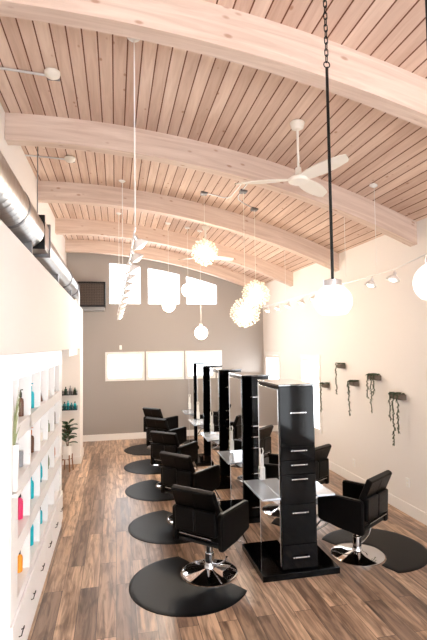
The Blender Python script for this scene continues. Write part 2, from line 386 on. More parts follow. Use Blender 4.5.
lab_r = ['black styling chair on the window side in full view on its round mat', 'black styling chair peeking out behind the nearest mirror tower on the window side',
         'black styling chair at the third tower on the window side, behind the others', 'black styling chair at the fourth tower on the window side, hidden by towers', 'black styling chair farthest back on the window side']
chair = make_chair()
mats_y = [4.62, 6.13, 7.64, 9.12, 10.56]
spots = [(.92, 4.74, 45), (.94, 6.22, 42), (.92, 7.76, 48), (.94, 9.2, 44), (.97, 10.66, 44)]
rspots = [(2.55, 4.75, 124), (2.53, 6.16, 122), (2.6, 7.72, 126), (2.58, 9.15, 120), (2.6, 10.6, 125)]
first = True
for sp_, labs, g in ((spots, lab_c, 'styling chairs on the cabinet side'), (rspots, lab_r, 'styling chairs on the window side')):
    for (x, y, a), l in zip(sp_, labs):
        o = chair if first else dup(chair); first = False
        o.location = (x, y, .0015); o.rotation_euler = (0, 0, R(a)); o['label'] = l; o['group'] = g

# ------------------------------------------------------------------ floor mats
def make_mat():
    bm = BM(); Rm = .575; pts = []; c = .28
    a0 = math.acos(c / Rm)
    n = 44
    for k in range(n + 1):
        a = a0 + (2 * PI - 2 * a0) * k / n; pts.append((Rm * math.cos(a), Rm * math.sin(a)))
    # back along the flat side with the round notch for the chair base
    y0 = -Rm * math.sin(a0)
    hw = .30
    pts += [(c, -hw - .05), (c - .01, -hw)]
    for k in range(1, 12):
        a = -PI / 2 - PI * k / 12; pts.append((c + .30 * math.cos(a), .30 * math.sin(a)))
    pts += [(c - .01, hw), (c, hw + .05)]
    def ring(s, z):
        return [bm.verts.new((x * s + (0 if s == 1 else .0), y * s, z)) for x, y in pts]
    lo = ring(1, 0); r1 = ring(1, .004)
    # bevel strip inset
    ins = []
    m = len(pts)
    for i in range(m):
        p = Vector(pts[i]); a = Vector(pts[i - 1]); b = Vector(pts[(i + 1) % m]); d = (b - a).normalized(); nn = Vector((-d.y, d.x))
        ins.append(p + nn * .045)
    r2 = [bm.verts.new((p.x, p.y, .014)) for p in ins]
    for A, B in ((lo, r1), (r1, r2)):
        for i in range(m): bm.faces.new((A[i], A[(i + 1) % m], B[(i + 1) % m], B[i]))
    bm.faces.new(r2); bm.faces.new(lo[::-1])
    return bm
mname = ['nearest', 'second', 'third', 'fourth', 'farthest']
m0 = obj('anti_fatigue_mat', make_mat(), 'rubber')
def place_mat(o, x, y, a, lab, g):
    o.location = (x, y, .0); o.rotation_euler = (0, 0, R(a)); tag(o, lab, 'floor mat', g)
for i, (x, y, a) in enumerate(spots):
    d = R([32, 36, 40, 36, 36][i])
    o = m0 if i == 0 else dup(m0)
    place_mat(o, x - .28 * math.cos(d) + .005, y - .28 * math.sin(d) + .005, math.degrees(d), ['nearest of the black round mats, fully seen in the foreground', 'dark round mat under the second chair on the cabinet side', 'dark round mat under the middle chair on the cabinet side',
        'dark round mat under the fourth chair on the cabinet side', 'farthest dark round mat on the cabinet side, by the grey wall'][i], 'round floor mats on the cabinet side')
for i, (x, y, a) in enumerate(rspots):
    d = R(203)
    place_mat(dup(m0), x - .275 * math.cos(d), y - .28 * math.sin(d), 203, ['black round mat under the fully seen window-side chair', 'black round mat at the second tower on the window side', 'black round mat at the third tower on the window side',
        'black round mat at the fourth tower on the window side', 'black round mat at the last tower on the window side'][i], 'round floor mats on the window side')

# ------------------------------------------------------------------ mirror towers
TW, TD, TH = .372, .687, 1.885
def make_tower():
    t = thing('styling_station', '', 'styling station')
    bm = BM(); box(bm, -.215, TW + .215, -.04, TD + .04, 0, .062, .004)
    box(bm, -.20, -.006, -.025, TD + .025, .062, .066); box(bm, TW + .006, TW + .2, -.025, TD + .025, .062, .066); obj('base', bm, 'lacquer', t)
    bm = BM(); box(bm, 0, TW, 0.018, TD - .018, .062, TH - .02, .003); obj('carcass', bm, 'lacquer', t)
    bm = BM(); box(bm, -.008, TW + .008, -.006, TD + .006, TH - .02, TH, .003); obj('top_panel', bm, 'gloss_top', t)
    for s in (0, 1):
        x0, x1 = (-.006, 0) if s == 0 else (TW, TW + .006)
        bm = BM(); box(bm, x0, x1, .035, TD - .004, .085, TH - .055, .001); mr = obj('mirror', bm, 'mirror', t)
        bm = BM(); box(bm, x0 - .002, x1 + .002, TD - .004, TD + .002, .07, TH - .03); obj('edge_trim', bm, 'steel', mr)
        # power point and holder stuck to the mirror
        sx = -1 if s == 0 else 1; xa = -.006 if s == 0 else TW + .006
        bm = BM(); a, b = sorted((xa, xa + sx * .028)); box(bm, a, b, .565, .64, .79, .93, .006); pw = obj('power_point', bm, 'white', t)
        bm = BM(); a2, b2 = sorted((xa + sx * .028, xa + sx * .031)); box(bm, a2, b2, .585, .62, .81, .845, .001); box(bm, a2, b2, .585, .62, .87, .905, .001); obj('socket', bm, 'grey', pw)
        bm = BM(); a, b = sorted((xa, xa + sx * .022)); box(bm, a, b, .59, .635, .93, 1.06, .006)
        tube(bm, [(xa + sx * .011, .612, 1.05), (xa + sx * .02, .60, 1.10), (xa + sx * .014, .615, 1.13)], .008); obj('tool_holder', bm, 'white', t)
        # shelf
        a, b = sorted((xa, xa + sx * .195))
        bm = BM(); box(bm, a, b, .0, TD - .02, .752, .772, .003); sh = obj('shelf', bm, 'shelf_sky_tint', t)
        bm = BM()
        for yy in (.1, TD - .12): prism(bm, [(xa, .752), (xa + sx * .11, .752), (xa, .68)], yy, yy + .012, 'Y')
        obj('bracket', bm, 'steel', sh)
    # fronts on both ends
    cuts = [.066, .31, .70, .99, 1.13, 1.27, TH - .024]
    hz = [.19, .62, .945, 1.085, 1.225, 1.60]
    for e in (0, 1):
        for k in range(6):
            y0, y1 = (0, .018) if e == 0 else (TD - .018, TD)
            bm = BM(); box(bm, .004, TW - .004, y0, y1, cuts[k] + .002, cuts[k + 1] - .002, .002)
            d = obj('drawer' if k < 5 else 'door', bm, 'lacquer', t)
            yy = -.022 if e == 0 else TD + .022; ys = 0 if e == 0 else TD
            bm = BM(); x0 = TW / 2 - .085 + .005; x1 = x0 + .17
            box(bm, x0, x1, min(yy, yy + .008), max(yy, yy + .008), hz[k] - .006, hz[k] + .006, .002)
            for xx in (x0 + .015, x1 - .025): box(bm, xx, xx + .01, min(ys, yy), max(ys, yy), hz[k] - .004, hz[k] + .004)
            obj('handle', bm, 'chrome', d)
    return t
tw = make_tower()
tl = ['nearest black gloss mirror tower, its drawers with chrome handles facing us', 'black mirror tower second from the viewer, partly behind the nearest', 'black mirror tower in the middle of the row',
      'black mirror tower fourth in the row, before the white windows', 'black mirror tower farthest back, only its top edge showing']
for i in range(5):
    o = tw if i == 0 else dup(tw)
    o.location = (1.594 + (.1 if i == 4 else .015 * i), 4.4586 + 1.455 * i, 0); o['label'] = tl[i]; o['group'] = 'double-sided mirror towers down the middle of the salon'

# ------------------------------------------------------------------ retail display cabinet
cab = thing('display_cabinet', 'tall white built-in display cabinet with lit product niches and drawers', 'cabinet', (0, 0, 0))
Y0c, Y1c, ZT = 3.39, 6.40, 2.17
cols = [(3.62 + .51 * k, 4.10 + .51 * k) for k in range(5)]
shz = [1.74, 1.34, .93, .52]
nich = [(z, z + (.33 if i == 0 else .29)) for i, z in enumerate(shz)]
bm = BM()
depth = .30
xb = XL + .01
box(bm, xb, XC - depth, Y0c, Y1c, 0, ZT)                                    # back
fr = [(Y0c, 3.42)] + [(cols[k][1], cols[k + 1][0] if k < 4 else cols[k][1] + .03) for k in range(5)] + [(6.36, Y1c), (3.595, 3.62)]
for a, b in fr: box(bm, XC - depth, XC, a, b, 0, ZT)
for z0, z1 in [(0, .08), (.45, .52)] + [(nich[i + 1][1], nich[i][0]) for i in range(3)] + [(nich[0][1], ZT)]:
    box(bm, XC - depth, XC, 3.62, 6.36, z0, z1)
box(bm, XC - depth, XC, 3.42, 3.595, 0, 1.30); box(bm, XC - .02, XC + .03, 3.43, 3.59, 1.28, 1.30); box(bm, XC - depth, XC, 3.42, 3.595, 2.07, ZT)
obj('body', bm, 'cab', cab, False)
bm = BM(); box(bm, XL + .005, XC - .004, Y0c - .004, Y1c + .004, ZT, 2.247, .002); obj('cornice', bm, 'cab', cab)
bm = BM(); box(bm, XL + .005, XC - .004, Y0c - .02, Y0c, 0, ZT, .002); box(bm, XC - .09, XC - .004, Y0c - .032, Y0c - .02, 0, ZT, .002); obj('side_panel', bm, 'cab', cab)
for yc in (3.64, 4.13, 4.62, 5.12, 5.64, 6.16):
    a, b = max(Y0c + .01, yc - .25), min(Y1c - .01, yc + .24)
    bm = BM(); box(bm, XC, XC + .016, a, b, .09, .445, .003); d = obj('drawer', bm, 'cab', cab)
    bm = BM(); P = [(XC + .016 + .0, yc - .045, .27), (XC + .034, yc - .045, .275), (XC + .040, yc - .03, .30), (XC + .042, yc, .312), (XC + .040, yc + .03, .30), (XC + .034, yc + .045, .275), (XC + .016, yc + .045, .27)]
    tube(bm, P, .004); obj('handle', bm, 'iron', d)
bm = BM(); box(bm, XC - .28, XC - .012, 6.19, 6.35, .55, 2.05, .002); obj('end_door', bm, 'cab', cab)

# products
def bottle_prof(h, r, kind):
    if kind == 'bottle': return [(r * .9, 0), (r, .006), (r, h * .62), (r * .85, h * .72), (r * .35, h * .78), (r * .35, h * .80)], [(r * .42, h * .80), (r * .42, h), (0, h)]
    if kind == 'tube': return [(r * .6, 0), (r * .65, h * .12), (r, h * .3), (r * .95, h * .7), (r * .5, h * .985)], [(r * .62, -.0), (r * .62, h * .12)]
    if kind == 'jar': return [(r * .9, 0), (r, .005), (r, h * .7), (r * .95, h * .74)], [(r * 1.03, h * .74), (r * 1.03, h * .98), (r * .98, h), (0, h)]
    if kind == 'cone': return [(r, 0), (r, .006), (r * .3, h * .8)], [(r * .28, h * .8), (r * .2, h), (0, h)]
def product(name, x, y, z, h, r, kind, mbody, mcap, label, cat, group):
    t = thing(name, label, cat, (x, y, z), 0, group)
    pb, pc = bottle_prof(h, r, kind)
    if kind == 'tube': pb, pc = [(r * .63, h * .12), (r, h * .3), (r * .95, h * .7), (r * .35, h)], [(r * .66, 0), (r * .66, h * .12)]
    bm = BM(); lathe(bm, pb, 20); obj('body', bm, mbody, t)
    bm = BM(); lathe(bm, pc, 20); obj('cap', bm, mcap, t)
    if kind == 'bottle' and h > .18:
        bm = BM(); tube(bm, [(0, 0, h), (0, 0, h + .02), (r * .7, 0, h + .022)], .005); obj('nozzle', bm, mcap, t)
    return t
rn = ['top row', 'second row', 'third row', 'bottom row']
items = [(0, 0, 'bottle', 'brown', 'plastic', .19, .03, 'dark brown pump bottle'), (1, 0, 'bottle', 'teal', 'teal', .20, .042, 'big turquoise bottle'), (2, 0, 'cone', 'brown', 'plastic', .12, .035, 'small dark cone bottle'),
         (3, 0, 'jar', 'cream', 'cream', .07, .035, 'low cream jar'), (4, 0, 'cone', 'plastic', 'plastic', .16, .03, 'slim black bottle'),
         (0, 1, 'jar', 'grey', 'grey', .12, .036, 'grey ceramic jar'), (1, 1, 'bottle', 'brown', 'rust', .20, .038, 'red-brown bottle'), (2, 1, 'jar', 'cream', 'white', .12, .03, 'pale cream jar'),
         (3, 1, 'bottle', 'olive', 'olive', .13, .026, 'short olive bottle'), (4, 1, 'bottle', 'brown', 'brown', .21, .028, 'tall brown bottle'),
         (0, 2, 'bottle', 'pink', 'plastic', .21, .034, 'raspberry pink bottle with black top'), (1, 2, 'bottle', 'teal', 'teal', .21, .036, 'tall turquoise bottle'), (2, 2, 'tube', 'teal', 'darkteal', .20, .034, 'turquoise squeeze tube'),
         (3, 2, 'tube', 'olive', 'olive', .16, .03, 'olive green tube'), (4, 2, 'tube', 'rust', 'brown', .16, .028, 'rust brown tube'),
         (0, 3, 'bottle', 'orange', 'plastic', .17, .034, 'orange bottle with curved black top'), (1, 3, 'bottle', 'teal', 'teal', .25, .04, 'broad turquoise bottle'), (2, 3, 'bottle', 'teal', 'plastic', .17, .032, 'turquoise bottle with black cap')]
cn = ['nearest', 'second', 'middle', 'fourth', 'farthest']
for k, r_, kind, mb, mc, h, rad, desc in items:
    product('product_tube' if kind == 'tube' else ('product_jar' if kind == 'jar' else 'product_bottle'), XC - .042 - rad * .8, cols[k][1] - rad - .025, shz[r_], h, rad * .8, kind, mb, mc,
            '%s in %s, %s column of the white cabinet' % (desc, rn[r_], cn[k]), 'jar' if kind == 'jar' else ('tube' if kind == 'tube' else 'bottle'), 'hair products in the display cabinet niches')
# vase of grass
t = thing('grass_vase', 'tall white vase of pale grass blades in the cabinet niche nearest the viewer', 'vase', (XC - .012, 3.515, 1.30))
bm = BM(); lathe(bm, [(.028, 0), (.032, .01), (.036, .31), (.033, .32), (.029, .31), (.029, .28), (0, .28)], 20); obj('vase', bm, 'pot', t)
bm = BM()
for k in range(16):
    a = random.uniform(-.6, .6); e = random.uniform(.15, .45); y = random.uniform(-.025, .025); dx = random.uniform(-.03, .05); dy = random.uniform(-.03, .05)
    P = [(0, y * .6, .27), (dx * .4, y * .6 + dy * .4, .27 + e * .6), (dx, y * .6 + dy, .27 + e)]
    tube(bm, P, [.0035, .003, .0006], 5)
obj('grass_blades', bm, 'grass', t)

# ------------------------------------------------------------------ wall shelves + plant by the pier
yw = 9.6
for zi, (z, ln) in enumerate(((1.345, 'upper'), (1.055, 'lower'))):
    t = thing('wall_rack', '%s black wire rack of bottles on the white wall end' % ln, 'rack', (-.91, yw, z), 0, 'black bottle racks')
    bm = BM(); box(bm, -.175, .175, -.11, 0, 0, .012, .002); obj('tray', bm, 'iron', t)
    bm = BM()
    for zz in (.03, .055, .08): tube(bm, [(-.172, 0, zz), (-.172, -.107, zz), (.172, -.107, zz), (.172, 0, zz)], .005, 6)
    for k in range(11): tube(bm, [(-.172 + .0344 * k, -.107, .008), (-.172 + .0344 * k, -.107, .082)], .004, 5)
    obj('rail', bm, 'iron', t)
    cs = [('olive', 'plastic'), ('darkgreen', 'plastic'), ('grey', 'grey'), ('darkgreen', 'darkgreen')] if zi == 0 else [('teal', 'darkteal'), ('darkteal', 'plastic'), ('teal', 'teal'), ('darkteal', 'darkteal'), ('teal', 'plastic')]
    n = len(cs)
    for k, (a, b) in enumerate(cs):
        cname = {'olive': 'olive', 'darkgreen': 'smoky green', 'grey': 'grey', 'teal': 'turquoise', 'darkteal': 'dark teal'}[a]
        ordn = ['leftmost', 'second from left', 'third from left', 'fourth from left', 'rightmost'][k if k < n - 1 else 4]
        product('product_bottle', -.91 - .13 + .26 * k / (n - 1), yw - .055, z + .012, .15 + .02 * ((k * 7) % 3 - 1), .026, 'bottle', a, b, '%s bottle in the %s black rack, %s' % (cname, ln, ordn), 'bottle', 'bottles in the black wall racks')
pl = thing('potted_plant', 'dark green fiddle-leaf plant in a white pot on a wooden stand', 'potted plant', (-.885, 9.12, 0))
bm = BM()
for a in range(4):
    x, y = .1 * math.cos(a * PI / 2 + .5), .1 * math.sin(a * PI / 2 + .5)
    tube(bm, [(x * 1.2, y * 1.2, 0), (x, y, .2), (x, y, .30)], .011, 8)
tube(bm, [(.1 * math.cos(.5), .1 * math.sin(.5), .215), (-.1 * math.cos(.5), -.1 * math.sin(.5), .215)], .01); tube(bm, [(.1 * math.sin(.5), -.1 * math.cos(.5), .215), (-.1 * math.sin(.5), .1 * math.cos(.5), .215)], .01)
obj('stand', bm, 'woodst', pl)
bm = BM(); lathe(bm, [(.07, .225), (.078, .235), (.098, .46), (.1, .47), (.092, .47), (.09, .44), (0, .44)], 28); obj('pot', bm, 'pot', pl)
bm = BM()
for k in range(3): tube(bm, [(.01 * k, 0, .43), (.03 * (k - 1), .02 * (k - 1), .62), (.05 * (k - 1), .03 * k, .82)], .006, 6)
obj('stem', bm, 'brown', pl)
bm = BM()
def leaf(bm, base, d, L, W, droop):
    d = Vector(d).normalized(); s = d.cross(Vector((0, 0, 1))).normalized(); base = Vector(base); rows = []
    for i in range(7):
        t = i / 6; w = W * math.sin(PI * min(1, t * .93 + .05)) ** .7 * (.7 + .5 * t) if 0 < t < 1 else .004
        c = base + d * L * t + Vector((0, 0, -droop * t * t * L)); rows.append([bm.verts.new(c - s * w / 2 + Vector((0, 0, .012))), bm.verts.new(c), bm.verts.new(c + s * w / 2 + Vector((0, 0, .012)))])
    for a, b in zip(rows, rows[1:]):
        for k in (0, 1): bm.faces.new((a[k], a[k + 1], b[k + 1], b[k]))
for k in range(30):
    a = k * 2.4; z = .50 + .36 * k / 30; u = random.uniform(.35, 1.3)
    leaf(bm, (.03 * math.cos(a), .03 * math.sin(a), z), (math.cos(a), math.sin(a), u), random.uniform(.15, .22), .12, .35)
o = obj('leaves', bm, 'leaf', pl); sd = o.modifiers.new('s', 'SOLIDIFY'); sd.thickness = .002

# ------------------------------------------------------------------ wall planters
def ivy(name_lab, y, z, strands, w=.13, topleaf=False):
    t = thing('wall_planter', name_lab, 'wall planter', (XR, y, z), 0, 'small trailing planters on the white side wall')
    bm = BM(); prism(bm, [(0, .01), (-.09, .015), (-.115, .045), (-.10, .08), (0, .085)], -w / 2, w / 2, 'Y'); bmesh.ops.bevel(bm, geom=list(bm.edges), offset=.006, segments=2, affect='EDGES'); obj('holder', bm, 'log', t)
    bm = BM()
    for k in range(34):
        a = random.uniform(0, 2 * PI); p = (-.06 + .04 * math.cos(a), random.uniform(-w / 2, w / 2) * (.8), .088)
        leaf(bm, p, (math.cos(a), math.sin(a), random.uniform(.1, 1.2)), random.uniform(.03, .055), .028, .6)
    o = obj('leaves', bm, 'ivy', t); o.modifiers.new('s', 'SOLIDIFY').thickness = .0015
    for dy, L in strands:
        bm = BM(); pts = [(-.07, dy * .8, .09), (-.118, dy, .08)]; n = max(6, int(L / .04))
        for k in range(1, n + 1): pts.append((-.122 + .005 * math.sin(k * 1.3 + dy * 30), dy + .006 * math.sin(k * .9 + dy * 50), .07 - L * k / n))
        tube(bm, pts, .0045, 5)
        for k in range(int(L / .016)):
            f = 1 + (len(pts) - 2) * k / int(L / .016); i = min(int(f), len(pts) - 2); p = Vector(pts[i]).lerp(Vector(pts[i + 1]), f - i)
            a = random.uniform(0, 2 * PI); leaf(bm, p, (math.cos(a), math.sin(a), -.4), random.uniform(.017, .028), .018, .5)
        o = obj('vine', bm, 'ivy', t); o.modifiers.new('s', 'SOLIDIFY').thickness = .0015
ivy('trailing wall planter farthest along, lowest of the far pair beside the window', 7.98, 1.46, [(.06, .50)])
ivy('highest trailing wall planter, with a bushy green top', 7.35, 1.84, [(.06, .50)])
ivy('trailing wall planter in the middle of the five, one long vine', 6.92, 1.58, [(.05, .54), (.08, .2)])
ivy('trailing wall planter with three short vines, second nearest', 6.32, 1.72, [(.08, .34), (-.02, .54), (-.09, .27)], .22)
ivy('nearest trailing wall planter, with the longest hanging vines', 5.74, 1.50, [(.09, .36), (.01, .68), (-.09, .5)], .24)
# outlets
for y, z, l in ((7.1, .33, 'farther'), (5.66, .42, 'nearer')):
    t = thing('wall_outlet', '%s white outlet plate low on the white side wall' % l, 'outlet', (XR, y, z), 0, 'outlets on the side wall')
    bm = BM(); box(bm, -.008, 0, -.038, .038, -.06, .06, .003); obj('plate', bm, 'white', t)
    for s in (-1, 1): bm = BM(); box(bm, -.010, -.007, -.018, .018, s * .025 - .014, s * .025 + .014, .001); obj('socket', bm, 'cream', t)
bm = BM(); box(bm, -.03, .03, -.035, 0, -.05, .06, .008); t = tag(obj('wall_sensor', bm, 'white', loc=(.12, YB, 2.24)), 'small white sensor above the low left window', 'sensor')

# ------------------------------------------------------------------ wall heater / fan box
t = thing('wall_ventilator', 'dark mesh-fronted ventilator box high on the grey wall', 'ventilator', (-.56, YB, 3.22))
bm = BM(); box(bm, -.33, .33, -.34, 0, 0, .60, .01); obj('housing', bm, 'vent', t)
bm = BM(); 
for r in ((-.33, .33, 0, .045), (-.33, .33, .555, .60), (-.33, -.285, .045, .555), (.285, .33, .045, .555)): box(bm, r[0], r[1], -.37, -.338, r[2], r[3], .003)
obj('frame', bm, 'iron', t)
bm = BM()
for k in range(16): box(bm, -.285 + .57 * k / 15 - .004, -.285 + .57 * k / 15 + .004, -.356, -.35, .045, .555)
for k in range(14): box(bm, -.285, .285, -.36, -.354, .045 + .51 * k / 13 - .004, .045 + .51 * k / 13 + .004)
obj('grille', bm, 'wire', t)
bm = BM(); box(bm, -.27, .30, -.33, 0, -.09, 0, .01); obj('drip_tray', bm, 'grey', t)

# ------------------------------------------------------------------ duct
t = thing('air_duct', 'round galvanised air duct lying along the top of the bulkhead', 'air duct')
def hlathe(bm, prof, x, z, seg=28):   # prof: (r, y)
    mt = Matrix.Translation((x, 0, z)) @ Matrix.Rotation(R(-90), 4, 'X')
    lathe(bm, [(r, y) for r, y in prof], seg, mtx=mt)
zc1 = 3.495
prof = []; y = -.5
while y < 5.0:
    prof += [(.186, y), (.186, y + .10), (.1885, y + .105), (.1885, y + .115)]; y += .12
bm = BM(); hlathe(bm, prof, -.9, zc1); obj('spiral_pipe', bm, 'galv', t)
bm = BM(); hlathe(bm, [(.190, 4.15), (.194, 4.16), (.194, 4.2), (.190, 4.21)], -.9, zc1); obj('clamp_band', bm, 'galv_dark', t)
bm = BM(); box(bm, -1.09, -.72, 5.08, 5.11, zc1 - .18, zc1 + .18, .004); obj('flange', bm, 'iron', t)
bm = BM(); box(bm, -1.05, -.74, 5.11, 5.52, zc1 - .155, zc1 + .155, .004); dm = obj('damper_box', bm, 'galv', t)
bm = BM(); box(bm, -.74, -.732, 5.15, 5.48, zc1 - .12, zc1 + .12, .002); obj('access_panel', bm, 'steel', dm)
bm = BM(); box(bm, -1.08, -.72, 5.52, 5.55, zc1 - .19, zc1 + .19, .004); obj('flange', bm, 'galv_dark', t)
prof = []; y = 5.55
while y < 9.75: prof += [(.165, y), (.165, y + .10), (.1675, y + .105), (.1675, y + .115)]; y += .12
bm = BM(); hlathe(bm, prof, -.9, zc1 - .02); obj('spiral_pipe', bm, 'galv', t)
for y in (8.3, 9.7): bm = BM(); hlathe(bm, [(.178, y), (.184, y + .01), (.184, y + .05), (.178, y + .06)], -.9, zc1 - .02); obj('clamp_band', bm, 'galv_dark', t)
bm = BM(); P = [(-.9, 9.75, zc1 - .02), (-.9, 9.9, zc1 - .02), (-.9, 10.05, zc1 - .05), (-.9, 10.16, zc1 - .14), (-.9, 10.2, zc1 - .26), (-.9, 10.2, 3.05)]
tube(bm, P, .165, 24); obj('elbow', bm, 'galv', t)
bm = BM(); box(bm, -.905, -.895, 5.75, 5.77, zc1 + .14, cz(-.9)); obj('hanger', bm, 'galv_dark', t)
for y in (1.0, 3.0, 4.8, 7.0, 9.0): bm = BM(); box(bm, -1.0, -.8, y, y + .05, 3.08, zc1 - .16); obj('support', bm, 'galv_dark', t)

# ------------------------------------------------------------------ ceiling fans
def make_fan():
    t = thing('ceiling_fan', '', 'ceiling fan')
    bm = BM(); lathe(bm, [(0, .0), (.05, 0), (.075, -.02), (.06, -.075), (.03, -.09), (0, -.09)], 28); obj('canopy', bm, 'cream', t)
    bm = BM(); lathe(bm, [(.012, 0), (.012, -.52)][::-1], 14); obj('rod', bm, 'cream', t)
    bm = BM(); lathe(bm, [(0, -.64), (.06, -.64), (.10, -.62), (.105, -.59), (.07, -.565), (.035, -.55), (.03, -.48), (0, -.48)], 32); obj('motor', bm, 'cream', t)
    for ang in (158, -71, 42):
        bm = BM(); n = 14; rows = []
        for i in range(n + 1):
            u = i / n; r = .08 + .56 * u; w = .055 + .035 * math.sin(PI * min(1, u * 1.1)) ; 
            if u > .88: w *= math.sqrt(max(0, 1 - ((u - .88) / .125) ** 2)) + .05
            rows.append([(r, -w, -.60 + .018), (r, w, -.60 - .012)])
        V = [[[bm.verts.new((p[0], p[1], p[2] + dz)) for p in rw] for dz in (0, .008)] for rw in rows]
        for A, B in zip(V, V[1:]):
            bm.faces.new((A[0][0], A[0][1], B[0][1], B[0][0])); bm.faces.new((A[1][0], B[1][0], B[1][1], A[1][1]))
            for k in (0, 1): bm.faces.new((A[0][k], B[0][k], B[1][k], A[1][k]))
        for e in (V[0], V[-1]): bm.faces.new((e[0][0], e[0][1], e[1][1], e[1][0]))
        bmesh.ops.rotate(bm, verts=bm.verts, cent=(0, 0, 0), matrix=Matrix.Rotation(R(ang), 3, 'Z'))
        obj('blade', bm, 'cream', t)
    return t
fan = make_fan(); fan.location = (1.79, 4.3, cz(1.79) + .012); fan['label'] = 'cream three-blade ceiling fan nearest the viewer, on a long rod'; fan['group'] = 'ceiling fans'
f2 = dup(fan); f2.location = (1.68, 8.6, cz(1.68) + .012); f2.rotation_euler = (0, 0, R(-20)); f2['label'] = 'farther cream ceiling fan, half hidden by a glowing starburst light'

# ------------------------------------------------------------------ globe pendants
def globe_prof(r):
    return [(0, -r)] + [(r * math.cos(a), r * math.sin(a)) for a in [R(-80 + 10 * k) for k in range(16)]] + [(r * .34, r * .95)]
def big_pendant(x, y, zg, lab):
    t = thing('globe_pendant', lab, 'pendant light', (x, y, zg), 0, 'big white globe pendants on black rods')
    r = .114; sc = [(rr, max(zz * .92, -.72 * r)) for rr, zz in globe_prof(r)]
    bm = BM(); lathe(bm, sc, 40); obj('globe', bm, 'globe', t)
    bm = BM(); lathe(bm, [(.052, r * .83), (.055, r * .84), (.055, r * .84 + .035), (.02, r * .84 + .045), (0, r * .84 + .045)], 24); obj('cap', bm, 'chrome', t)
    top = cz(x) - zg; z0 = r * .84 + .045; z1 = z0 + 1.34
    bm = BM(); tube(bm, [(0, 0, z0), (0, 0, z1)], .0095, 10)
    obj('rod', bm, 'iron', t)
    bm = BM(); tube(bm, [(.02 * math.cos(a), 0, z1 + .018 + .02 * math.sin(a)) for a in [2 * PI * k / 16 for k in range(16)]], .004, 6, True); obj('ring', bm, 'iron', t)
    bm = BM(); z = z1 + .035; k = 0
    while z < top - .03:
        pts = []
        for j in range(14):
            a = 2 * PI * j / 14; u = .011 * math.cos(a); v = .014 * math.sin(a) + (.011 if math.sin(a) > 0 else -.011)
            pts.append((u if k % 2 else 0, 0 if k % 2 else u, z + .022 + v))
        tube(bm, pts, .0035, 6, True); z += .040; k += 1
    obj('chain', bm, 'iron', t)
    bm = BM(); lathe(bm, [(.06, top + .012), (.06, top - .02), (.02, top - .035), (0, top - .035)][::-1], 24); obj('ceiling_plate', bm, 'iron', t)
big_pendant(1.31, 2.65, 2.55, 'large white globe pendant on a long black rod, fully in view')
big_pendant(1.545, 2.0, 2.585, 'large white globe pendant cut off by the right edge')
def small_globe(x, y, z, lab):
    t = thing('globe_pendant', lab, 'pendant light', (x, y, z), 0, 'small glowing globes before the grey wall'); r = .13
    bm = BM(); lathe(bm, globe_prof(r), 28); obj('globe', bm, 'starcore', t)
    bm = BM(); lathe(bm, [(.03, r * .9), (.03, r * .9 + .06), (0, r * .9 + .06)], 16); obj('cap', bm, 'white', t)
    bm = BM(); tube(bm, [(0, 0, r * .9 + .05), (0, 0, cz(x) - z + .01)], .003, 6); obj('cord', bm, 'white', t)
    bm = BM(); tp = cz(x) - z; lathe(bm, [(0, tp - .02), (.05, tp - .02), (.055, tp + .012)], 16); obj('ceiling_plate', bm, 'white', t)
    l = bpy.data.lights.new('bulb_light', 'POINT'); l.energy = 16; l.color = (1, .84, .66); l.shadow_soft_size = .13
    lo = bpy.data.objects.new('bulb_light', l); lo.location = (0, .0, -r - .05); C.objects.link(lo); lo.parent = t
small_globe(1.01, 9.0, 3.06, 'small glowing globe overlapping the middle high window')
small_globe(1.39, 9.0, 3.36, 'small glowing globe at the left edge of the right high window')
small_globe(1.64, 9.0, 2.52, 'lowest small glowing globe, against the bare grey wall')

# ------------------------------------------------------------------ starburst pendants
def burst(x, y, z, r, lab, seed, boxat=None):
    t = thing('starburst_pendant', lab, 'pendant light', (x, y, z), 0, 'glowing starburst pendants'); rd = random.Random(seed)
    bm = BM(); bmesh.ops.create_icosphere(bm, subdivisions=3, radius=r * .44); obj('bulb_cluster', bm, 'starcore', t)
    bm = BM(); n = 150
    for k in range(n):
        ph = math.acos(1 - 2 * (k + .5) / n); th = PI * (1 + 5 ** .5) * k
        d = Vector((math.cos(th) * math.sin(ph), math.sin(th) * math.sin(ph), math.cos(ph))); L = r * rd.uniform(.86, 1.02)
        tube(bm, [d * r * .40, d * L], .0035, 4)
        bmesh.ops.create_icosphere(bm, subdivisions=1, radius=.013, matrix=Matrix.Translation(d * L))
    obj('spikes', bm, 'star', t)
    tp = cz(x) - z
    bm = BM(); tube(bm, [(0, 0, r * .45), (0, 0, tp + .01)], .004, 6); obj('cord', bm, 'cream', t)
    bm = BM(); box(bm, -.05, .05, -.05, .05, tp - .035, tp + .01, .005); obj('ceiling_box', bm, 'galv_dark', t)
    l = bpy.data.lights.new('bulb_light', 'POINT'); l.energy = 3; l.color = (1, .80, .52); l.shadow_soft_size = .2
    lo = bpy.data.objects.new('bulb_light', l); lo.location = (0, 0, -r - .06); C.objects.link(lo); lo.parent = t
burst(1.33, 6.9, 3.69, .205, 'glowing starburst pendant hanging highest, in front of the far fan', 1)
burst(2.14, 6.95, 3.06, .215, 'upper glowing starburst pendant of the overlapping pair', 2)
burst(1.81, 6.4, 2.74, .215, 'lower glowing starburst pendant of the overlapping pair', 3)

